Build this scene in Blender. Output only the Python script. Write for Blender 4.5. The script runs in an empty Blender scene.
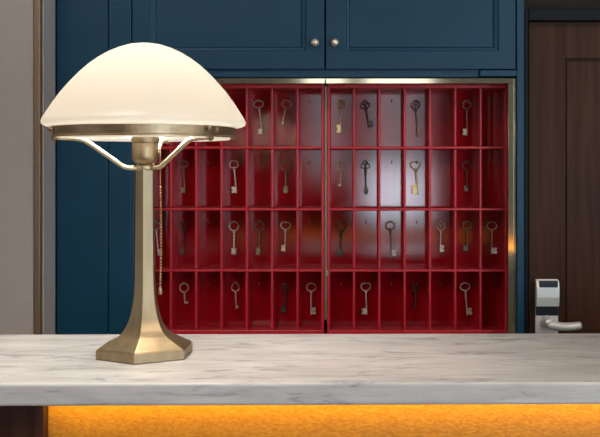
import bpy, bmesh, math, random
from mathutils import Vector, Matrix
random.seed(7)
C = bpy.context.scene.collection
sc = bpy.context.scene
PI = math.pi

# ------------------------------------------------------------------ camera frame
F = 1000.0            # focal length in pixels
PX, PY = 355.0, 170.0 # principal point in the 600x437 frame
CT = 1.22             # counter top height
ZC = CT + 0.269       # camera height

def P(px, py, d):
    return Vector(((px - PX) / F * d, d, ZC - (py - PY) / F * d))
def X(px, d): return (px - PX) / F * d
def Z(py, d): return ZC - (py - PY) / F * d

# ------------------------------------------------------------------ materials
def mat(name, col, rough=0.5, metal=0.0, spec=0.5, coat=0.0, coat_rough=0.05):
    m = bpy.data.materials.new(name); m.use_nodes = True
    b = m.node_tree.nodes['Principled BSDF']
    b.inputs['Base Color'].default_value = (*col, 1)
    b.inputs['Roughness'].default_value = rough
    b.inputs['Metallic'].default_value = metal
    b.inputs['Specular IOR Level'].default_value = spec
    b.inputs['Coat Weight'].default_value = coat
    b.inputs['Coat Roughness'].default_value = coat_rough
    return m

def nodes(m):
    nt = m.node_tree
    return nt, nt.nodes, nt.links, nt.nodes['Principled BSDF']

def add_noise(m, scale, c0, c1, stretch=(1, 1, 1), detail=5, distortion=0.0, p0=0.35, p1=0.65, bump=0.0, rough=None):
    nt, N, L, b = nodes(m)
    tc = N.new('ShaderNodeTexCoord'); mp = N.new('ShaderNodeMapping')
    mp.inputs['Scale'].default_value = stretch
    n = N.new('ShaderNodeTexNoise')
    n.inputs['Scale'].default_value = scale; n.inputs['Detail'].default_value = detail
    n.inputs['Distortion'].default_value = distortion
    r = N.new('ShaderNodeValToRGB')
    r.color_ramp.elements[0].position = p0; r.color_ramp.elements[0].color = (*c0, 1)
    r.color_ramp.elements[1].position = p1; r.color_ramp.elements[1].color = (*c1, 1)
    L.new(tc.outputs['Object'], mp.inputs['Vector']); L.new(mp.outputs[0], n.inputs['Vector'])
    L.new(n.outputs['Fac'], r.inputs['Fac']); L.new(r.outputs['Color'], b.inputs['Base Color'])
    if bump:
        bp = N.new('ShaderNodeBump'); bp.inputs['Strength'].default_value = bump
        bp.inputs['Distance'].default_value = 0.002
        L.new(n.outputs['Fac'], bp.inputs['Height']); L.new(bp.outputs[0], b.inputs['Normal'])
    if rough:
        mr = N.new('ShaderNodeMapRange')
        mr.inputs['To Min'].default_value = rough[0]; mr.inputs['To Max'].default_value = rough[1]
        L.new(n.outputs['Fac'], mr.inputs['Value']); L.new(mr.outputs[0], b.inputs['Roughness'])
    return m

def emit(name, col, strength):
    m = bpy.data.materials.new(name); m.use_nodes = True
    nt = m.node_tree; nt.nodes.clear()
    e = nt.nodes.new('ShaderNodeEmission'); o = nt.nodes.new('ShaderNodeOutputMaterial')
    e.inputs['Color'].default_value = (*col, 1); e.inputs['Strength'].default_value = strength
    nt.links.new(e.outputs[0], o.inputs['Surface'])
    return m

M = {}
M['blue'] = add_noise(mat('blue_paint', (0.02, 0.06, 0.10), 0.4, spec=0.22), 9, (0.0052, 0.038, 0.067), (0.0060, 0.042, 0.074), bump=0.03)
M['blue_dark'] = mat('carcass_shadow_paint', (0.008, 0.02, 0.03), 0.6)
def lacquer():
    """dark red lacquer: diffuse paint under a clear gloss with soft-edged reflections"""
    m = bpy.data.materials.new('red_lacquer'); m.use_nodes = True
    nt = m.node_tree; N = nt.nodes; L = nt.links; N.clear()
    tc = N.new('ShaderNodeTexCoord'); n = N.new('ShaderNodeTexNoise'); n.inputs['Scale'].default_value = 7; n.inputs['Detail'].default_value = 3
    cr = N.new('ShaderNodeValToRGB')
    cr.color_ramp.elements[0].position = .35; cr.color_ramp.elements[0].color = (0.30, 0.0030, 0.0075, 1)
    cr.color_ramp.elements[1].position = .65; cr.color_ramp.elements[1].color = (0.345, 0.0036, 0.009, 1)
    bp = N.new('ShaderNodeBump'); bp.inputs['Strength'].default_value = .12; bp.inputs['Distance'].default_value = .002
    d = N.new('ShaderNodeBsdfDiffuse'); g = N.new('ShaderNodeBsdfAnisotropic'); f = N.new('ShaderNodeFresnel'); f.inputs['IOR'].default_value = 1.5
    g.distribution = 'BECKMANN'; g.inputs['Roughness'].default_value = 0.11; g.inputs['Color'].default_value = (1, 1, 1, 1)
    x = N.new('ShaderNodeMixShader'); o = N.new('ShaderNodeOutputMaterial')
    L.new(tc.outputs['Object'], n.inputs['Vector']); L.new(n.outputs['Fac'], cr.inputs['Fac']); L.new(cr.outputs['Color'], d.inputs['Color'])
    L.new(n.outputs['Fac'], bp.inputs['Height']); L.new(bp.outputs[0], g.inputs['Normal'])
    L.new(f.outputs[0], x.inputs[0]); L.new(d.outputs[0], x.inputs[1]); L.new(g.outputs[0], x.inputs[2]); L.new(x.outputs[0], o.inputs['Surface'])
    return m
M['red'] = lacquer()
M['red_satin'] = mat('red_satin_paint', (0.47, 0.012, 0.022), 0.36, spec=0.4)
M['taupe'] = add_noise(mat('taupe_plaster', (0.2, 0.17, 0.15), 0.8), 40, (0.34, 0.285, 0.255), (0.355, 0.297, 0.267), bump=0.05)
M['reveal'] = mat('grey_reveal', (0.42, 0.37, 0.335), 0.7)
M['bronze'] = mat('bronze_trim', (0.23, 0.15, 0.095), 0.45, metal=0.6)
M['black'] = mat('black_paint', (0.004, 0.0048, 0.0065), 0.5, spec=0.12)
M['door_wood'] = add_noise(mat('dark_oak', (0.06, 0.03, 0.02), 0.5, spec=0.12), 5, (0.032, 0.0105, 0.0034), (0.058, 0.0205, 0.0070), stretch=(14, 14, 0.8), detail=8, bump=0.15)
M['dark_wood'] = add_noise(mat('dark_walnut', (0.04, 0.02, 0.01), 0.5, spec=0.12), 6, (0.030, 0.011, 0.007), (0.062, 0.024, 0.014), stretch=(16, 16, 0.7), detail=8, bump=0.2)
M['smoked_wood'] = add_noise(mat('smoked_oak', (0.02, 0.01, 0.01), 0.6, spec=0.12), 6, (0.010, 0.006, 0.004), (0.020, 0.012, 0.008), stretch=(1, 16, 16))
M['panel_wood'] = add_noise(mat('amber_oak', (0.5, 0.28, 0.1), 0.55, spec=0.3), 16, (0.42, 0.165, 0.016), (0.55, 0.255, 0.028), stretch=(11, 6, 22), detail=5, distortion=0.3, bump=0.25)
M['brass'] = add_noise(mat('aged_brass', (0.55, 0.42, 0.22), 0.4, metal=0.93), 60, (0.29, 0.21, 0.118), (0.38, 0.28, 0.16), stretch=(1, 1, 0.15), bump=0.05, rough=(0.34, 0.48))
M['brass_dark'] = add_noise(mat('browned_brass', (0.3, 0.2, 0.1), 0.4, metal=1.0), 40, (0.30, 0.21, 0.12), (0.37, 0.265, 0.155), stretch=(1, 1, 6))
M['brass_pol'] = add_noise(mat('polished_brass_lining', (0.6, 0.5, 0.3), 0.08, metal=0.85), 8, (0.58, 0.48, 0.31), (0.64, 0.54, 0.36))
M['brass_lum'] = mat('light_brass_arm', (0.56, 0.44, 0.28), 0.36, metal=0.9)
M['brass_chain'] = mat('red_gold_chain', (0.42, 0.26, 0.14), 0.35, metal=0.9)
M['knob_brass'] = mat('pale_brass_knob', (0.68, 0.58, 0.42), 0.3, metal=0.6)
M['steel'] = mat('satin_steel', (0.74, 0.69, 0.63), 0.4, metal=0.4)
M['plastic'] = mat('black_plastic', (0.006, 0.006, 0.007), 0.3)
M['key_silver'] = add_noise(mat('old_nickel_key', (0.4, 0.36, 0.3), 0.4, metal=0.55), 120, (0.50, 0.40, 0.30), (0.80, 0.68, 0.54))
M['key_brass'] = add_noise(mat('old_brass_key', (0.5, 0.36, 0.15), 0.38, metal=0.6), 120, (0.50, 0.34, 0.13), (0.78, 0.57, 0.25))
M['key_dark'] = add_noise(mat('tarnished_iron_key', (0.08, 0.06, 0.05), 0.45, metal=0.8), 120, (0.05, 0.036, 0.028), (0.13, 0.10, 0.075))
M['key_bronze'] = add_noise(mat('bronze_key', (0.2, 0.14, 0.08), 0.4, metal=0.65), 120, (0.17, 0.115, 0.065), (0.32, 0.225, 0.13))
M['hook'] = mat('small_brass_hook', (0.35, 0.26, 0.16), 0.35, metal=0.9)
M['plaster'] = mat('pale_plaster', (0.30, 0.28, 0.26), 0.9)
M['wall_dark'] = mat('dark_green_wall', (0.022, 0.024, 0.022), 0.9)
M['floor'] = add_noise(mat('oak_floor', (0.2, 0.12, 0.07), 0.5), 5, (0.14, 0.085, 0.05), (0.22, 0.14, 0.085), stretch=(1, 12, 1))
M['white_frame'] = mat('white_window_paint', (0.7, 0.7, 0.7), 0.5)
M['led'] = emit('amber_led', (1.0, 0.64, 0.003), 27)
M['bulb'] = emit('warm_bulb', (1.0, 0.95, 0.885), 480)
M['pane_low'] = emit('daylit_clear_pane', (0.78, 0.86, 1.0), 15)
M['pane_high'] = emit('daylit_shaded_pane', (0.84, 0.90, 1.0), 3.1)
M['fill_pane_tall'] = emit('added_tall_fill', (0.60, 0.80, 1.0), 14)
M['fill_pane_west'] = emit('added_west_fill', (0.80, 0.89, 1.0), 0.6)
M['fill_pane_east'] = emit('added_east_fill', (0.80, 0.89, 1.0), 3.0)
M['bar'] = emit('amber_wall_light', (1.0, 0.42, 0.06), 4.0)
M['ceiling_fill'] = emit('added_ceiling_fill', (1.0, 0.93, 0.83), 8.5)

# opal glass: a thin closed shell that passes the bulb's light diffusely
def opal():
    m = bpy.data.materials.new('opal_glass'); m.use_nodes = True
    nt = m.node_tree; N = nt.nodes; L = nt.links; N.clear()
    d = N.new('ShaderNodeBsdfDiffuse'); t = N.new('ShaderNodeBsdfTranslucent'); g = N.new('ShaderNodeBsdfGlossy')
    d.inputs['Color'].default_value = (0.90, 0.88, 0.84, 1); t.inputs['Color'].default_value = (0.98, 0.94, 0.87, 1)
    g.inputs['Roughness'].default_value = 0.12
    a = N.new('ShaderNodeMixShader'); a.inputs[0].default_value = 0.97
    b = N.new('ShaderNodeMixShader'); b.inputs[0].default_value = 0.03
    o = N.new('ShaderNodeOutputMaterial')
    L.new(d.outputs[0], a.inputs[1]); L.new(t.outputs[0], a.inputs[2])
    L.new(a.outputs[0], b.inputs[1]); L.new(g.outputs[0], b.inputs[2]); L.new(b.outputs[0], o.inputs['Surface'])
    return m
M['opal'] = opal()

def marble():
    m = mat('white_marble', (0.7, 0.7, 0.7), 0.09, spec=0.4)
    nt, N, L, b = nodes(m)
    tc = N.new('ShaderNodeTexCoord')
    def noise(rot, scl, sc_, det, dist, rough):
        mp = N.new('ShaderNodeMapping'); mp.inputs['Rotation'].default_value = rot; mp.inputs['Scale'].default_value = scl
        L.new(tc.outputs['Object'], mp.inputs['Vector'])
        n = N.new('ShaderNodeTexNoise'); n.inputs['Scale'].default_value = sc_; n.inputs['Detail'].default_value = det
        n.inputs['Distortion'].default_value = dist; n.inputs['Roughness'].default_value = rough
        L.new(mp.outputs[0], n.inputs['Vector']); return n
    def ramp(n, *st):
        r = N.new('ShaderNodeValToRGB'); e = r.color_ramp.elements
        e[0].position, e[0].color = st[0][0], (*st[0][1], 1); e[1].position, e[1].color = st[-1][0], (*st[-1][1], 1)
        for p, c in st[1:-1]:
            x = e.new(p); x.color = (*c, 1)
        L.new(n.outputs['Fac'], r.inputs['Fac']); return r
    rot = (0.0, 0.62, 0.3)
    a = ramp(noise(rot, (7.0, 26, 46), 1.0, 8, 0.5, 0.6), (0.28, (0.37, 0.348, 0.325)), (0.66, (0.53, 0.495, 0.46)))
    v = ramp(noise(rot, (12, 50, 80), 1.0, 6, 0.8, 0.65), (0.30, (0.42, 0.45, 0.52)), (0.46, (1, 1, 1)), (1.0, (1, 1, 1)))
    mx = N.new('ShaderNodeMix'); mx.data_type = 'RGBA'; mx.blend_type = 'MULTIPLY'; mx.inputs['Factor'].default_value = 0.85
    L.new(a.outputs['Color'], mx.inputs['A']); L.new(v.outputs['Color'], mx.inputs['B'])
    L.new(mx.outputs['Result'], b.inputs['Base Color'])
    return m
M['marble'] = marble()

# ------------------------------------------------------------------ mesh helpers
def box(bm, x0, x1, y0, y1, z0, z1):
    vs = [bm.verts.new((x, y, z)) for x in (x0, x1) for y in (y0, y1) for z in (z0, z1)]
    for f in ((0, 1, 3, 2), (4, 6, 7, 5), (0, 4, 5, 1), (2, 3, 7, 6), (0, 2, 6, 4), (1, 5, 7, 3)):
        bm.faces.new([vs[i] for i in f])

def loft(bm, rings, close_ends=True, loop=False):
    R = [[bm.verts.new(v) for v in r] for r in rings]
    n = len(R[0])
    pairs = list(zip(R[:-1], R[1:])) + ([(R[-1], R[0])] if loop else [])
    for a, b in pairs:
        for i in range(n):
            j = (i + 1) % n
            bm.faces.new((a[i], a[j], b[j], b[i]))
    if close_ends and not loop:
        bm.faces.new(R[0][::-1]); bm.faces.new(R[-1])

def lathe(bm, prof, c=(0, 0, 0), n=64, loop=False, close_ends=True):
    rings = [[(c[0] + r * math.cos(2 * PI * i / n), c[1] + r * math.sin(2 * PI * i / n), c[2] + z) for i in range(n)] for r, z in prof]
    loft(bm, rings, close_ends, loop)

def tube(bm, pts, r, n=8, closed=False):
    pts = [Vector(p) for p in pts]
    rad = r if isinstance(r, (list, tuple)) else [r] * len(pts)
    rings = []
    k = len(pts)
    up = None
    for i, p in enumerate(pts):
        if closed: t = pts[(i + 1) % k] - pts[i - 1]
        else: t = pts[min(i + 1, k - 1)] - pts[max(i - 1, 0)]
        t.normalize()
        if up is None:
            up = Vector((0, 1, 0)) if abs(t.y) < 0.9 else Vector((0, 0, 1))
        a = t.cross(up)
        if a.length < 1e-6: a = t.orthogonal()
        a.normalize(); b = a.cross(t)
        if not closed: up = b if b.length else up
        rings.append([p + (a * math.cos(2 * PI * j / n) + b * math.sin(2 * PI * j / n)) * rad[i] for j in range(n)])
    loft(bm, rings, True, closed)

def ball(bm, c, r, seg=8, rings=6, sz=1.0):
    bmesh.ops.create_uvsphere(bm, u_segments=seg, v_segments=rings, radius=r, matrix=Matrix.Translation(c) @ Matrix.Diagonal((1, 1, sz, 1)))

def obj(name, bm, m, parent=None, smooth=False, bevel=0.0, bseg=2):
    bmesh.ops.recalc_face_normals(bm, faces=bm.faces)
    me = bpy.data.meshes.new(name); bm.to_mesh(me); bm.free()
    me.materials.append(M[m] if isinstance(m, str) else m)
    o = bpy.data.objects.new(name, me); C.objects.link(o)
    if smooth:
        for p in me.polygons: p.use_smooth = True
    if bevel:
        b = o.modifiers.new('bevel', 'BEVEL'); b.width = bevel; b.segments = bseg; b.limit_method = 'ANGLE'; b.angle_limit = 0.6
    if parent is not None:
        o.parent = parent
        o.matrix_parent_inverse = Matrix.Identity(4)
        o.location = -Vector(ROOT.get(parent.name, (0, 0, 0)))
    return o
ROOT = {}   # world origin of each root, so that parts may be written in world coordinates

def thing(name, loc, label, cat, group=None):
    o = bpy.data.objects.new(name, None); C.objects.link(o)
    o.empty_display_size = 0.05
    o.location = loc; ROOT[o.name] = tuple(loc)
    o['label'] = label; o['category'] = cat
    if group: o['group'] = group
    return o
def tag(o, label, cat, group=None):
    o['label'] = label; o['category'] = cat
    if group: o['group'] = group
def sub(name, bm, m, parent, **kw):     # a sub-part: its part carries the root offset already
    o = obj(name, bm, m, None, **kw)
    o.parent = parent; o.matrix_parent_inverse = Matrix.Identity(4)
    return o
def struct(name, bm, m, **kw):
    o = obj(name, bm, m, **kw); o['kind'] = 'structure'
    return o
def B(*boxes):
    bm = bmesh.new()
    for b in boxes: box(bm, *b)
    return bm

def panel_front(bm, x0, x1, z0, z1, y, th, insets):
    """closed slab whose front (towards -Y) steps through inset rectangles (x0,x1,z0,z1,dy)"""
    levels = [(x0, x1, z0, z1, th), (x0, x1, z0, z1, 0.0)] + insets
    rings = [[(a, y + d, c), (b, y + d, c), (b, y + d, e), (a, y + d, e)] for a, b, c, e, d in levels]
    loft(bm, rings)

# ------------------------------------------------------------------ the room
Df, D, Dback = 2.30, 2.40, 2.474
WX0, WX1, WY0, WY1, WH = -2.6, 2.9, -2.5, 2.62, 2.75
struct('floor', B((WX0 - .1, WX1 + .1, WY0 - .1, WY1 + .1, -0.1, 0)), 'floor')
struct('ceiling', B((WX0 - .1, WX1 + .1, WY0 - .1, WY1 + .1, WH, WH + .1)), 'plaster')
struct('wall_back', B((WX0 - .1, WX1 + .1, WY1, WY1 + .1, 0, WH)), 'blue_dark')
SW = (-1.5, 0.7, 0.95, 2.35)     # side windows, added out of view as fill light: y0, y1, z0, z1
for nm, xa, xb in (('wall_west', WX0 - .1, WX0), ('wall_east', WX1, WX1 + .1)):
    struct(nm, B((xa, xb, WY0, SW[0], 0, WH), (xa, xb, SW[1], WY1, 0, WH), (xa, xb, SW[0], SW[1], 0, SW[2]), (xa, xb, SW[0], SW[1], SW[3], WH)), 'plaster')
for i, xw in ((3, WX0 - .05), (4, WX1 + .05)):
    bm = bmesh.new(); t = .03; ym = (SW[0] + SW[1]) / 2
    for a in (SW[0], ym - t / 2, SW[1] - t): box(bm, xw - .02, xw + .02, a, a + t, SW[2], SW[3])
    for a, b in ((SW[0] + t, ym - t / 2), (ym + t / 2, SW[1] - t)):
        box(bm, xw - .02, xw + .02, a, b, SW[2], SW[2] + t); box(bm, xw - .02, xw + .02, a, b, SW[3] - t, SW[3])
    fr = struct('window_%d' % i, bm, 'white_frame')
    for a, b in ((SW[0] + .01, ym - .005), (ym + .005, SW[1] - .01)):
        sub('window_pane', B((xw - .005, xw + .005, a, b, SW[2] + .01, SW[3] - .01)), 'fill_pane_west' if i == 3 else 'fill_pane_east', fr)

# wall behind the camera with its two windows and a tall one added for fill light
VD = 2 * Dback - WY0
def vx(px): return (px - PX) / F * VD
def vz(py): return ZC - (py - PY) / F * VD
wins = [  # x0, x1, z0, z1, transom z or None, low material, high material
    (vx(303), vx(349), vz(182), vz(58), None, 'pane_high', 'pane_high'),
    (vx(362), vx(432), vz(224), vz(58), vz(163), 'pane_low', 'pane_high'),
    (1.62, 2.72, 0.45, 2.35, None, 'fill_pane_tall', 'fill_pane_tall'),  # added window, only there to throw cool fill on the fronts
]
xs = sorted(wins, key=lambda w: w[0])
bm = bmesh.new(); cur = WX0 - .1
for w in xs:
    box(bm, cur, w[0], WY0 - .1, WY0, 0, WH)
    box(bm, w[0], w[1], WY0 - .1, WY0, 0, w[2]); box(bm, w[0], w[1], WY0 - .1, WY0, w[3], WH)
    cur = w[1]
box(bm, cur, WX1 + .1, WY0 - .1, WY0, 0, WH)
struct('wall_front', bm, 'wall_dark')
for i, (x0, x1, z0, z1, tz, lo, hi) in zip((1, 2, 5), wins):
    bm = bmesh.new(); t = 0.03
    box(bm, x0, x0 + t, WY0 - .07, WY0 - .02, z0, z1); box(bm, x1 - t, x1, WY0 - .07, WY0 - .02, z0, z1)
    box(bm, x0 + t, x1 - t, WY0 - .07, WY0 - .02, z0, z0 + t); box(bm, x0 + t, x1 - t, WY0 - .07, WY0 - .02, z1 - t, z1)
    if tz: box(bm, x0 + t, x1 - t, WY0 - .07, WY0 - .02, tz - .015, tz + .015)
    fr = struct('window_%d' % i, bm, 'white_frame')
    zm = tz or z1
    p = sub('window_pane', B((x0 + .005, x1 - .005, WY0 - .055, WY0 - .045, z0 + .005, zm - .005)), lo, fr)
    if tz: sub('window_pane', B((x0 + .005, x1 - .005, WY0 - .055, WY0 - .045, zm + .005, z1 - .005)), hi, fr)

lb = obj('wall_light', B((vx(235), vx(522), WY0 + .001, WY0 + .03, vz(257), vz(240))), 'bar')
tag(lb, 'long amber light bar fixed low on the wall under the windows', 'wall light')

for k, (x, y) in enumerate(((-0.9, 0.25), (1.2, 0.45))):  # glowing panels added out of view to brighten counter top and fronts
    dl = obj('ceiling_fill_panel', B((x - .55, x + .55, y - .4, y + .4, WH - .02, WH - .001)), 'ceiling_fill')
    tag(dl, 'added unseen fill panel on the ceiling, on the %s side in front of the counter' % ('left', 'right')[k], 'ceiling light', 'added fill lights')

# partition on the left with its bronze edge trim
PE = X(42, 2.20)
struct('wall_left', B((WX0, X(33.5, 2.20), 2.20, WY1, 0, WH)), 'taupe')
tr = struct('trim_1', B((X(33.5, 2.195), X(40.2, 2.195), 2.195, 2.25, 0, WH)), 'bronze', bevel=0.002)
gap = struct('gap_shade', B((X(40.2, 2.2), PE - .002, 2.215, 2.25, 0, WH)), 'black')  # black filler standing in for the shade in the open gap
struct('trim_3', B((X(40.5, 2.2), PE, 2.2, 2.298, 0, WH)) if False else B((PE - .018, PE, 2.212, 2.297, 0, WH)), 'reveal')

# ------------------------------------------------------------------ built-in blue cupboard
TOPZ = 2.45
xL0, xL1, xS1 = PE + .001, X(107.3, Df), X(131, Df)
xD = X(325, Df); xR0, xR1 = X(516.8, Df), X(524.3, Df)
zD = Z(69, Df); zR = Z(77.3, Df)
struct('trim_5', B((xL0, xL1, Df + .004, Df + .03, 0, TOPZ)), 'blue', bevel=.0015)          # flat side panel
xSn = X(133.8, Df)
bm = B((X(108.6, Df), xS1, Df, Df + .03, 0, TOPZ), (xS1, xSn, Df, Df + .03, 0, Z(77.3, Df)), (xR0, xR1, Df, Df + .26, 0, TOPZ))
box(bm, xS1, X(480, Df), Df + .012, Df + .04, Z(77.3, Df + .012), Z(66.5, Df))    # recessed rail
box(bm, X(480, Df), xR0, Df, Df + .04, Z(76.3, Df), Z(70, Df))                    # flush end of the rail
struct('trim_6', bm, 'blue', bevel=.0015)
# brass lining of the niche: a thin flange at the front and polished returns
bx0, bx1, bz1 = xSn + .001, X(514.3, Df), Z(78.2, Df)
zb = Z(337, D) - .0015
fl = .0042
zf, xf = Z(83.3, Df), X(508.4, Df)
bm = B((bx0, X(324.6, Df), Df + .004, Df + .012, zf, bz1), (X(325.8, Df), bx1, Df + .004, Df + .012, zf, bz1),
       (xf, bx1, Df + .004, Df + .012, zb, zf - .0004), (bx0, bx0 + .012, Df + .004, Df + .012, zb, zf - .0004),
       (bx1 + .0012, bx1 + .004, Df + .004, D + .075, zb, bz1), (bx0 + .002, bx1, Df + .0125, D + .075, bz1 - .003, bz1))
struct('trim_7', bm, 'brass_pol', bevel=.0006)
struct('baseboard_back', B((xS1, xR0, Df + .035, WY1 - .002, 0, zb - .002)), 'blue')

zc = Z(68, Df)
cup = thing('wall_cupboard', (X(325, Df), 2.45, zc), 'dark blue cupboard with two panelled doors and brass knobs above the red key racks', 'cupboard')
obj('carcass', B((xS1 + .002, xR0 - .002, Df + .045, WY1 - .002, Z(66, Df), TOPZ)), 'blue_dark', cup)
for (px0, px1, ml, mr, kx) in ((132.2, 324.2, (149, 156), (301, 306), 315.3), (325.9, 515.6, (346.3, 350), (493.5, 498.5), 335)):
    bm = bmesh.new()
    a0, a1 = X(px0, Df), X(px1, Df); z0, z1 = zD, TOPZ - .055
    o0, o1, i0, i1 = X(ml[0], Df), X(mr[1], Df), X(ml[1], Df), X(mr[0], Df)
    zo, zi = Z(50.8, Df), Z(46.5, Df)
    panel_front(bm, a0, a1, z0, z1, Df, .022, [
        (o0, o1, zo, z1 - .045, 0.0), (o0 + .0005, o1 - .0005, zo + .0005, z1 - .0455, .004),
        (i0 - .002, i1 + .002, zi - .002, z1 - .053, .0055), (i0, i1, zi, z1 - .055, .0095)])
    d = obj('cupboard_door', bm, 'blue', cup, bevel=.0012)
    bm = bmesh.new()
    lathe(bm, [(0.0005, .022), (.0045, .0215), (.0078, .019), (.0092, .015), (.0078, .0105), (.0045, .008), (.0038, .004), (.0075, .002), (.0078, 0)], n=24)
    bmesh.ops.rotate(bm, verts=bm.verts, cent=(0, 0, 0), matrix=Matrix.Rotation(PI / 2, 3, 'X'))
    bmesh.ops.translate(bm, verts=bm.verts, vec=(X(kx, Df), Df, Z(43.3, Df)))
    k = sub('knob', bm, 'knob_brass', d, smooth=True); k['label'] = 'small round brass knob'
# ------------------------------------------------------------------ red key racks
rack_cols = {'L': [145.2 + 25.34 * i for i in range(8)], 'R': [328.5 + 25.36 * i for i in range(8)]}
shelf_px = (147.7, 209.4, 270.7)
rowpeg = (101.3, 162.7, 222.3, 284.0)
DK = Dback - .011           # the plane the keys hang in
zt, zbt = Z(84, D), Z(337, D)
HT = .0032                  # half thickness of dividers and shelves
for side in 'LR':
    cols = [X(c, D) for c in rack_cols[side]]
    x0, x1 = cols[0] - .0035, cols[-1] + .0035
    lab = {'L': 'left dark red lacquered key rack of small compartments, partly behind the lamp',
           'R': 'right dark red lacquered key rack of small compartments, nearest the wooden door'}[side]
    r = thing('key_rack', ((x0 + x1) / 2, D + .04, zbt), lab, 'key rack', 'red key racks')
    obj('back_panel', B((cols[0] - .002, cols[-1] + .002, Dback, Dback + .012, zbt, zt)), 'red', r)
    tl = Z(88.3, D)
    bm = B((x0, cols[0] + .0032, D, Dback, zbt, zt), (cols[-1] - .0032, x1, D, Dback, zbt, zt),
           (cols[0] + .0032, cols[-1] - .0032, D, Dback, tl, zt), (cols[0] + .0032, cols[-1] - .0032, D, Dback, zbt, Z(330.2, D)))
    obj('rack_frame', bm, 'red_satin', r, bevel=.0015)
    zs = [Z(s, D) for s in shelf_px]
    for s in zs:
        obj('shelf', B((cols[0] + .0032, cols[-1] - .0032, D + .0008, Dback, s - HT, s + HT)), 'red_satin', r, bevel=.0018, bseg=3)
    lv = [tl] + [v for s in zs for v in (s + HT, s - HT)] + [Z(330.2, D)]
    for c in cols[1:-1]:
        bm = bmesh.new()
        for q in range(4):
            box(bm, c - HT * .95, c + HT * .95, D + .0004, Dback, lv[2 * q + 1], lv[2 * q])
        obj('divider', bm, 'red_satin', r, bevel=.0018, bseg=3)
    for q in range(4):
        for i in range(7):
            cx = X((rack_cols[side][i] + rack_cols[side][i + 1]) / 2 - .5 + random.uniform(-.5, .5), DK)
            cz = Z(rowpeg[q] + random.uniform(-.4, .4), DK)
            bm = bmesh.new()
            tube(bm, [(cx, Dback + .001, cz - .001), (cx, Dback - .010, cz - .001), (cx, Dback - .0155, cz + .0005), (cx, Dback - .0175, cz + .0042)],
                 [.0014, .0013, .0012, .0011], 8)
            h = obj('hook', bm, 'hook', r, smooth=True); h['label'] = 'tiny brass cup hook'
    if side == 'L':
        bm = B((X(324.5, D), X(326.9, D), D - .002, D + .05, Z(320, D), Z(86.5, D)))
        h = obj('meeting_strip', bm, 'bronze', r, bevel=.0008); h['label'] = 'narrow tarnished brass strip on the meeting edge'
        bm = B((X(325.8, D), X(328.4, D), D - .006, D - .002, Z(276, D), Z(270.5, D)))
        h = obj('catch', bm, 'brass', r, bevel=.001); h['label'] = 'small bright brass catch'

# ------------------------------------------------------------------ keys
def bow_path(style, w, h, n=28):
    """closed outline in the XZ plane, top at z=0, bottom at z=-h"""
    pts = []
    for i in range(n):
        t = 2 * PI * i / n
        s, c = math.sin(t), math.cos(t)
        if style == 'heart':
            x = w / 2 * s * (1 + .12 * c); z = -h / 2 + h / 2 * (c - .22 * math.exp(-(s * 3.2) ** 2) * (c > 0))
        elif style == 'pointed':
            x = w / 2 * s * (1 - .25 * c); z = -h / 2 + h / 2 * (c + .15 * max(c, 0) ** 6)
        elif style == 'diamond':
            k = abs(s) + abs(c); x = w / 2 * s / k * 1.15; z = -h / 2 + h / 2 * c / k * 1.05
        elif style == 'kidney':
            x = w / 2 * s * (1 + .1 * math.cos(2 * t)); z = -h / 2 + h / 2 * c * (1 - .3 * math.exp(-(s * 2.2) ** 2) * (c < 0))
        else:
            x = w / 2 * s; z = -h / 2 + h / 2 * c
        pts.append((x, 0, z))
    return pts

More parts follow.
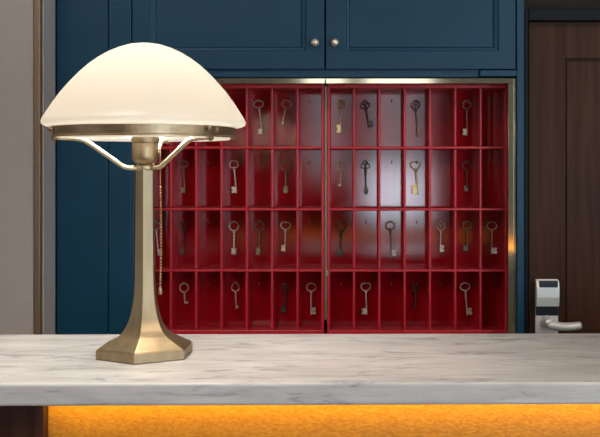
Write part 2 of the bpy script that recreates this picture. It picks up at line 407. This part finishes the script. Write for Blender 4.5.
PXM = DK / F    # metres per photo pixel in the plane of the keys
def key(top, tip, style, material, bit, label, bw=9.0, bh=8.0, yaw=0.0, thick=1.0, bitw=4.2, bith=5.0, bitup=1.5, bitmat=None, collars=(0.08,), short=False):
    """top, tip: photo pixels of the top of the bow and of the end of the shank"""
    tp, ti = P(top[0], top[1], DK), P(tip[0], tip[1], DK)
    L = (ti - tp).length
    t = thing('antique_key', tp, label, 'key', 'old keys hanging in the red racks')
    a = math.atan2(ti.x - tp.x, tp.z - ti.z)
    t.rotation_euler = (0, -a, yaw)
    w, h = bw * PXM, bh * PXM
    k = PXM
    def part(name, bm, m, sm=True):
        o = obj(name, bm, m, None, smooth=sm)
        o.parent = t; o.matrix_parent_inverse = Matrix.Identity(4)
        return o
    bm = bmesh.new()
    rt = .62 * k * thick
    if style == 'trefoil':
        for (ox, oz, rr) in ((-.25 * w, -.62 * h, .26 * w), (.25 * w, -.62 * h, .26 * w), (0, -.27 * h, .26 * w)):
            tube(bm, [(ox + rr * math.sin(2 * PI * i / 16), 0, oz + rr * math.cos(2 * PI * i / 16)) for i in range(16)], rt * .85, 6, True)
        ball(bm, (0, 0, 0), rt * 1.1)
        ball(bm, (0, 0, -.95 * h), rt * 1.8)
    else:
        tube(bm, bow_path(style, w, h), rt, 8, True)
        if style == 'star':
            for q in range(3):
                an = q * PI / 3
                tube(bm, [(-.42 * w * math.sin(an), 0, -h / 2 - .42 * h * math.cos(an)), (.42 * w * math.sin(an), 0, -h / 2 + .42 * h * math.cos(an))], rt * .5, 6)
            ball(bm, (0, 0, .2 * k), rt * 1.2)
        if style == 'pointed': ball(bm, (0, 0, -h * 1.03), rt * 1.5)
    part('bow', bm, material)
    # shank with collars
    bm = bmesh.new()
    z0, z1 = -h + rt * .4, -L
    rs = .78 * k * thick
    pts, rr = [], []
    n = 40
    for i in range(n + 1):
        f = i / n; z = z0 + (z1 - z0) * f
        r = rs * (1.12 - .25 * f)
        for cpos in collars:
            r += rs * .85 * math.exp(-((f - cpos) / .03) ** 2)
        if f > .97: r *= .8
        pts.append((0, 0, z)); rr.append(r)
    tube(bm, pts, rr, 10)
    part('shank', bm, material)
    # bit: a notched flag near the end of the shank
    bm = bmesh.new()
    W, Hh = bitw * k, bith * k
    zb0 = z1 + bitup * k * .6
    ty = .55 * k * thick
    for s in ([-1] if bit == 'l' else [1] if bit == 'r' else [-1, 1]):
        ww = W if bit in 'lr' else W * .5
        def b2(a0, a1, c0, c1): box(bm, min(s * a0, s * a1), max(s * a0, s * a1), -ty, ty, c0, c1)
        b2(rs * .5, ww * .55, zb0, zb0 + Hh)
        b2(ww * .55, ww, zb0 + Hh * .62, zb0 + Hh)
        b2(ww * .55, ww, zb0, zb0 + Hh * .42)
        b2(ww * .55, ww * .78, zb0 + Hh * .42, zb0 + Hh * .62)
    part('bit', bm, bitmat or material, False)
    return t

RN = {1: 'top', 2: 'second', 3: 'third', 4: 'bottom'}
CN = {0: 'first', 1: 'second', 2: 'third', 3: 'fourth', 4: 'fifth', 5: 'sixth', 6: 'last'}
def where(side, row, col):
    return '%s rack %s row, %s compartment' % ({'L': 'left', 'R': 'right'}[side], RN[row], CN[col])
S, BR, DKK, BZ = 'key_silver', 'key_brass', 'key_dark', 'key_bronze'
KEYS = [
 # side,row,col, top, tip, style, mat, bit, look, kwargs
 ('L',1,4,(258.0,100.6),(262.6,134.5),'oval',S,'l','tilted grey key with oval bow',dict(bw=9.5,bh=7.2)),
 ('L',1,5,(287.6,100.6),(281.6,125),'oval',BR,'r','short brass key slanting left with wide oval bow',dict(bw=10,bh=7.5,bitw=1.6,bith=3.5,thick=.9)),
 ('L',2,1,(183.2,160.6),(184.6,193.5),'kidney',BZ,'l','thin dim key with kidney bow',dict(bw=9.5,bh=7,bitw=3.6)),
 ('L',2,3,(233.6,160.6),(236.4,193.5),'kidney',S,'l','bright grey key with kidney bow',dict(bw=9.0,bh=8,bitw=4.4,bith=6)),
 ('L',2,5,(285.6,162.0),(285.6,193.8),'ring',BZ,'w','dark bronze key with round bow and blunt bit',dict(bw=8.6,bh=8.6,bitw=5.0,bith=6.5)),
 ('L',3,0,(155.6,222.0),(158.6,256),'oval',S,'r','grey key half hidden by lamp stem and chain',dict(bw=8.5,bh=7.5,bitw=4.0,bith=6)),
 ('L',3,1,(183.4,221.6),(183.8,255),'ring',DKK,'l','dark key seen nearly edge on',dict(bw=5,bh=8,bitw=3.4,bith=5)),
 ('L',3,3,(234.0,221.6),(234.0,255),'ring',S,'w','grey key with thick round bow',dict(bw=9,bh=9.2,thick=1.25,bitw=5.0,bith=6)),
 ('L',3,4,(259.8,221.6),(259.6,255.5),'pointed',BZ,'l','dull bronze key with rounded bow',dict(bw=8.4,bh=9.0,bitw=3.6,bith=7)),
 ('L',3,5,(285.6,221.6),(284.8,252.0),'heart',S,'l','pale key with heart bow and bright bit',dict(bw=9.6,bh=8,bitw=3.6,bith=6,bitmat=BR)),
 ('L',4,1,(183.8,283.2),(185.0,304),'ring',S,'r','short pale key with round bow',dict(bw=8.6,bh=8.8,bitw=3.2,bith=2.0,bitup=.6)),
 ('L',4,3,(235.2,282.6),(236.2,309),'pointed',S,'r','slim pale key with pointed bow',dict(bw=7.2,bh=8.6,bitw=2.2,bith=2.5,thick=.9)),
 ('L',4,5,(285.2,283.6),(285.4,313),'trefoil',DKK,'l','almost black key with trefoil bow',dict(bw=8,bh=8.5,bitw=4.4,bith=6)),
 ('L',4,6,(311.3,283.2),(311.0,315),'oval',S,'r','grey key with wide oval bow and notched bit',dict(bw=9.4,bh=8,bitw=4.6,bith=6.5)),
 ('R',1,0,(340.6,99.6),(340.8,133.6),'star',BR,'l','brass key with starred bow and bright bit',dict(bw=8.4,bh=8.6,bitw=4.2,bith=8,collars=(.08,.2))),
 ('R',1,1,(364.2,100.2),(369.0,127.5),'trefoil',DKK,'r','dark key tilted right with trefoil bow',dict(bw=8.8,bh=8.6,bitw=4.6,bith=5.5,thick=1.15)),
 ('R',1,3,(415.4,100.2),(417.6,136.6),'star',BZ,'r','dark bronze key with starred bow',dict(bw=8.4,bh=9.0,bitw=3.8,bith=6)),
 ('R',1,5,(466.6,100.8),(467.2,135.8),'ring',BZ,'l','dark bronze key with round bow and left bit',dict(bw=8.2,bh=8.0,bitw=4.4,bith=6)),
 ('R',2,0,(341.2,160.8),(340.6,186.4),'pointed',BR,'l','slim short brass key with small foot',dict(bw=6.8,bh=9,bitw=2.8,bith=2.2,bitup=.5,collars=(.05,.16),thick=.9)),
 ('R',2,1,(365.2,160.4),(366.0,194.5),'trefoil',DKK,'w','dark key with trefoil bow',dict(bw=8.8,bh=9,bitw=5,bith=5.5,collars=(.06,.18))),
 ('R',2,3,(415.3,161.0),(417.6,194.8),'heart',BR,'l','bright brass key with large square bit',dict(bw=9.0,bh=8.6,bitw=5.6,bith=9,thick=1.15)),
 ('R',2,5,(466.0,161.0),(467.8,192),'diamond',DKK,'l','dark key with diamond bow',dict(bw=9.2,bh=9,bitw=3.4,bith=5.5,collars=(.06,.22,.8))),
 ('R',3,0,(341.8,221.8),(339.6,256.2),'oval',DKK,'w','dark key with collared shank',dict(bw=8.8,bh=9,bitw=5,bith=6,collars=(.06,.2),thick=1.1)),
 ('R',3,2,(390.0,222.0),(391.8,257),'kidney',BZ,'r','dark bronze key with wide oval bow and bright bit',dict(bw=9.8,bh=8,bitw=4.4,bith=6.5,bitmat=S,thick=1.1)),
 ('R',3,4,(440.9,221.2),(440.2,252.5),'star',S,'r','pale grey key with starred bow',dict(bw=8.2,bh=9,bitw=3.8,bith=6.5)),
 ('R',3,5,(466.9,221.4),(467.2,251.5),'kidney',BZ,'l','brown key with oval bow and dark bit',dict(bw=9.0,bh=8,bitw=4,bith=5.5,bitmat=DKK)),
 ('R',3,6,(491.8,221.8),(491.5,254.5),'oval',S,'r','pale key with wide oval bow and square bit',dict(bw=9.6,bh=7.8,bitw=5.2,bith=6)),
 ('R',4,1,(365.6,282.6),(366.8,315),'heart',S,'l','pale key with heart bow',dict(bw=9.4,bh=8.2,bitw=5,bith=6)),
 ('R',4,3,(415.6,283.0),(415.6,308),'trefoil',DKK,'l','dark bowed short key with thin shank',dict(bw=8,bh=8.5,bitw=2.0,bith=3,thick=.95)),
 ('R',4,5,(464.7,282.8),(467.2,315.6),'oval',S,'r','tilted pale key with slanted oval bow',dict(bw=9.4,bh=7.6,bitw=5,bith=6.5)),
]
for side, row, col, top, tip, style, m, bit, look, kw in KEYS:
    key(top, tip, style, m, bit, look + ', ' + where(side, row, col), **kw)

# ------------------------------------------------------------------ wooden door on the right
Dd = 2.335
dx0 = X(529.3, Dd); dx1 = dx0 + .86; dz1 = Z(21.2, Dd)
jx0 = xR1 + .0015
bm = B((jx0, X(528.6, 2.31), 2.31, WY1 - .002, 0, Z(8.5, 2.31)), (dx1 + .003, dx1 + .05, 2.31, WY1 - .002, 0, Z(8.5, 2.31)),
       (X(528.6, 2.31), dx1 + .003, 2.31, WY1 - .002, Z(20.6, 2.31), Z(8.5, 2.31)))
struct('trim_4', bm, 'black', bevel=.002)
struct('wall_right', B((dx1 + .052, WX1, 2.32, WY1 - .002, 0, WH)), 'taupe')
struct('wall_above', B((jx0, dx1 + .05, 2.325, WY1 - .002, Z(8.5, 2.31) + .001, WH)), 'smoked_wood')
bm = bmesh.new()
pz1 = Z(58, Dd); px0 = X(564.5, Dd); ppx1 = dx1 - .083
panel_front(bm, dx0, dx1, .01, dz1, Dd, .045, [
    (px0, ppx1, .18, pz1, 0), (px0 + .0006, ppx1 - .0006, .1806, pz1 - .0006, .009), (px0 + .0042, ppx1 - .0042, .1842, pz1 - .0042, .009), (px0 + .0075, ppx1 - .0075, .1875, pz1 - .0075, .006)])
door = struct('door_1', bm, 'door_wood')
# card lock and lever handle
lx0, lx1 = X(534.8, Dd), X(557.6, Dd)
esc = sub('lock_plate', B((lx0, lx1, Dd - .008, Dd, Z(345, Dd), Z(279, Dd))), 'steel', door, bevel=.002)
bm = bmesh.new()
zc0, zc1 = Z(305.3, Dd), Z(280, Dd)
prof = [(0, Dd - .008), (0, Dd - .02), (.35, Dd - .024), (.75, Dd - .024), (1, Dd - .018), (1, Dd - .008)]
loft(bm, [[(x, y, zc0 + (zc1 - zc0) * f) for f, y in prof] for x in (lx0, lx1)])
rd = sub('card_reader', bm, 'steel', door, bevel=.0015)
rd2 = sub('card_slot', B((X(537.5, Dd), X(555.8, Dd), Dd - .0255, Dd - .015, Z(286.2, Dd), Z(279.6, Dd))), 'plastic', door, bevel=.001)
sub('lock_gap_shade', B((lx0 + .001, lx1 - .001, Dd - .010, Dd - .0078, Z(315, Dd), Z(306, Dd))), 'plastic', door)  # black strip laid on the plate as the shade of the gap
bm = bmesh.new()
hc = P(545.8, 320.5, Dd)
lathe(bm, [(.0135, 0), (.0135, .004), (.0105, .007), (.0095, .03), (.0085, .034)], n=24)
bmesh.ops.rotate(bm, verts=bm.verts, cent=(0, 0, 0), matrix=Matrix.Rotation(PI / 2, 3, 'X'))
bmesh.ops.translate(bm, verts=bm.verts, vec=(hc.x, Dd - .008, hc.z))
pts, rr = [], []
for i in range(17):
    f = i / 16
    pts.append((hc.x - .002 + .074 * f, Dd - .038 - .012 * math.sin(f * PI / 2) ** .7, hc.z - .0035 - .004 * math.sin(f * PI)))
    rr.append((.0103 if 0 < i < 16 else .007) * (1 - .1 * f))
tube(bm, pts, rr, 14)
sub('door_handle', bm, 'steel', door, smooth=True)

# ------------------------------------------------------------------ reception counter (turned a touch)
YAW = math.radians(0.75)
cn = thing('reception_counter', (0, 1.45, 0), 'reception counter with dark walnut end pier and recessed amber oak front', 'counter')
cn.rotation_euler = (0, 0, YAW)
cf, cb = 1.2625, 1.645
under = CT - .0285
pierx = X(43.2, 1.288)
obj('front_panel', B((pierx + .0005, 1.9, 1.307, 1.325, .10, under - .001)), 'panel_wood', cn)
obj('end_pier', B((-1.6, pierx, 1.288, 1.325, .0, under - .001)), 'dark_wood', cn, bevel=.001)
obj('plinth', B((pierx, 1.9, 1.315, 1.36, 0, .0995)), 'dark_wood', cn)
obj('carcass', B((-1.6, 1.9, 1.3255, 1.60, .10, under - .001)), 'dark_wood', cn)
bm = bmesh.new(); box(bm, -1.65, 1.95, cf, cb, under, CT)
ROOT_ct = (0, 1.45, under)
ct = obj('countertop', bm, 'marble', None, bevel=.004, bseg=3)
for v in ct.data.vertices: v.co -= Vector(ROOT_ct)
ct.location = ROOT_ct; ct.rotation_euler = (0, 0, YAW)
tag(ct, 'white marble countertop with grey veins and a square front edge', 'countertop')
bm = bmesh.new(); box(bm, pierx + .002, 1.9, 1.2855, 1.2915, under - .0016, under - .0002)
led = obj('led_strip', bm, 'led', None)
for v in led.data.vertices: v.co -= Vector(ROOT_ct)
led.location = ROOT_ct; led.rotation_euler = (0, 0, YAW)
tag(led, 'thin amber LED strip under the front edge of the marble countertop', 'led strip')

# ------------------------------------------------------------------ the lamp
LD = 1.453
lc = P(145.2, 0, LD); lx, ly = lc.x, LD
lamp = thing('table_lamp', (lx, ly, CT), 'glowing white mushroom glass table lamp with brass stem standing on marble counter', 'lamp')
def hexring(R, z, rot=-PI / 2):
    return [(lx + R * math.cos(rot + i * PI / 3), ly + R * math.sin(rot + i * PI / 3), CT + z) for i in range(6)]
RB = .0722
obj_base = bmesh.new()
loft(obj_base, [hexring(RB - .001, 0), hexring(RB, .001), hexring(RB, .0128), hexring(RB - .0012, .014)])
obj('base', obj_base, 'brass', lamp)
flare = [(.975, 349.2), (.85, 345.8), (.70, 341.4), (.60, 338.3), (.53, 335.5), (.44, 330.5), (.357, 322.6), (.30, 314), (.255, 303.5), (.228, 292), (.212, 278), (.205, 262), (.20, 240), (.196, 205), (.193, 166)]
def spline(pts, m=5):
    out = []
    for i in range(len(pts) - 1):
        p0, p1, p2, p3 = (Vector(pts[max(i - 1, 0)]), Vector(pts[i]), Vector(pts[i + 1]), Vector(pts[min(i + 2, len(pts) - 1)]))
        for k in range(m):
            t = k / m
            out.append(.5 * (2 * p1 + (p2 - p0) * t + (2 * p0 - 5 * p1 + 4 * p2 - p3) * t * t + (3 * p1 - p0 - 3 * p2 + p3) * t ** 3))
    return out + [Vector(pts[-1])]
rings = []
for s, y in spline(flare):
    d = LD - s * RB * .5
    rings.append(hexring(RB * s, ZC - (y - PY) / F * d - CT))
rings[0] = hexring(RB * .975, .0139)
bm = bmesh.new(); loft(bm, rings)
obj('stem', bm, 'brass', lamp)
def zl(y): return Z(y, LD) - CT
# collar where the arms join
bm = bmesh.new()
lathe(bm, [(.0085, zl(171)), (.0125, zl(170.5)), (.0135, zl(168)), (.0125, zl(165.5)), (.0085, zl(164.5))], (lx, ly, CT), 32)
obj('collar', bm, 'brass_lum', lamp, smooth=True)
# socket
bm = bmesh.new()
pr = [(.006, 166), (.010, 164.5), (.0155, 162.5), (.0182, 159.5), (.0188, 157), (.0188, 144.6), (.0182, 144.2), (.0182, 143.2), (.0197, 142.8), (.0197, 134), (.018, 133.4), (.018, 126), (.012, 124)]
lathe(bm, [(r, zl(y)) for r, y in pr], (lx, ly, CT), 40)
o = obj('lamp_socket', bm, 'brass', lamp, smooth=True, bevel=.0005)
# bulb
bm = bmesh.new()
pb = [(.010, 125), (.013, 122), (.02, 112), (.028, 100), (.031, 92), (.028, 82), (.018, 75), (.004, 73)]
lathe(bm, [(r, zl(y)) for r, y in pb], (lx, ly, CT), 24)
obj('bulb', bm, 'bulb', lamp, smooth=True)
# shade: closed shell of opal glass, profile from the photo
po = [(0.6, 43.4), (8, 43.6), (17, 45.0), (27, 48.2), (37, 52.6), (47, 58.6), (56.5, 65.6), (66, 74.2), (76, 84.8), (83.5, 93.8), (90.5, 103.4), (96.5, 112.6), (100.6, 119), (102, 122.6), (101.2, 125.2), (97.5, 127.0), (92.5, 127.6), (89.5, 128.6), (88.2, 131), (87.0, 135), (85.0, 139.6)]
sp = LD / F
outer = [(r * sp * .982, zl(y)) for r, y in po]
inner = []
th = .0035
for i, (r, z) in enumerate(outer):
    a = Vector(outer[max(i - 1, 0)]); b = Vector(outer[min(i + 1, len(outer) - 1)])
    t = (b - a).normalized(); nrm = Vector((t.y, -t.x))
    if i == 0: nrm = Vector((0, -1))
    q = Vector((r, z)) + nrm * th
    inner.append((max(q.x, .0006), q.y))
bm = bmesh.new()
lathe(bm, outer + inner[::-1], (lx, ly, CT), 96, close_ends=True)
obj('lamp_shade', bm, 'opal', lamp, smooth=True)
# brass ring that holds the shade
rr0 = 90.6 * sp
bm = bmesh.new()
lathe(bm, [(rr0 - .0035, zl(126.2)), (rr0, zl(126.0)), (rr0, zl(127.1)), (rr0 - .0012, zl(127.9)), (rr0 - .0012, zl(136.2)), (rr0, zl(137.0)), (rr0, zl(138.4)), (rr0 - .0035, zl(138.2))], (lx, ly, CT), 96, loop=True)
rg = obj('shade_ring', bm, 'brass_dark', lamp, smooth=False)
for an in (-34, 206, 86):
    a = math.radians(an); ca, sa = math.cos(a), math.sin(a)
    bm = bmesh.new()
    path = [(.011, 168.2), (.024, 167.9), (.031, 166.9), (.039, 163.4), (.060, 153.3), (.083, 142.6), (.090, 140.4), (.100, 139.4), (.118, 139.0), (.127, 138.4)]
    # smooth the bends
    pts = [Vector((lx + r * ca, ly + r * sa, CT + zl(y))) for r, y in path]
    for _ in range(2):
        np_ = [pts[0]]
        for p, q in zip(pts[:-1], pts[1:]): np_ += [p.lerp(q, .25), p.lerp(q, .75)]
        pts = np_ + [pts[-1]]
    tube(bm, pts, .0034, 10)
    obj('arm', bm, 'brass_lum', lamp, smooth=True)
    bm = bmesh.new()
    for da in (-.075, .045):
        c2, s2 = math.cos(a + da), math.sin(a + da)
        ball(bm, (lx + (rr0 + .001) * c2, ly + (rr0 + .001) * s2, CT + zl(131.2 + 12 * (da + .02))), .0036, 10, 8)
    ball(bm, (lx + (rr0 - .004) * ca, ly + (rr0 - .004) * sa, CT + zl(139.2)), .0045, 10, 8)
    s_ = sub('screw', bm, 'bronze', rg, smooth=True)
# pull chain
bm = bmesh.new()
cx, cy = lx + 15.4 * sp, ly - .003
tube(bm, [(cx - .004, cy, CT + zl(149)), (cx - .0005, cy, CT + zl(149.5)), (cx, cy, CT + zl(152)), (cx, cy, CT + zl(186))], .0012, 8)
y = 187.0
while y < 288:
    f = (y - 187) / 100
    ball(bm, (cx + .0012 * math.sin(f * PI), cy, CT + zl(y)), .0020, 8, 6); y += 3.1
tube(bm, [(cx + .0012 * math.sin(f * PI), cy, CT + zl(186 + f * 101)) for f in [i / 12 for i in range(13)]], .0004, 6)
pc = obj('pull_chain', bm, 'brass_chain', lamp, smooth=True); pc['label'] = 'brass bead pull chain'
bm = bmesh.new()
lathe(bm, [(.0008, zl(286.8)), (.0022, zl(287.6)), (.0030, zl(290)), (.0034, zl(292.6)), (.0026, zl(294)), (.0006, zl(294.4))], (cx, cy, CT), 16)
sub('pull_bob', bm, 'brass', pc, smooth=True)

# ------------------------------------------------------------------ camera, world, view
cam = bpy.data.cameras.new('camera'); co = bpy.data.objects.new('camera', cam); C.objects.link(co)
cam.sensor_fit = 'HORIZONTAL'; cam.sensor_width = 36.0; cam.lens = 36.0 * F / 600.0
cam.shift_x = -(PX - 300) / 600.0; cam.shift_y = -(218.5 - PY) / 600.0
cam.clip_start = .01
co.location = (0, 0, ZC); co.rotation_euler = (PI / 2, 0, 0)
sc.camera = co
w = bpy.data.worlds.new('world'); sc.world = w; w.use_nodes = True
w.node_tree.nodes['Background'].inputs['Color'].default_value = (0.6, 0.75, 1, 1)
w.node_tree.nodes['Background'].inputs['Strength'].default_value = 0.5
sc.view_settings.view_transform = 'Standard'; sc.view_settings.look = 'None'
sc.view_settings.exposure = 0.0; sc.view_settings.gamma = 1.0
sc.view_settings.use_curve_mapping = False
sc.cycles.max_bounces = 10; sc.cycles.sample_clamp_indirect = 4.0
sc.cycles.use_denoising = True
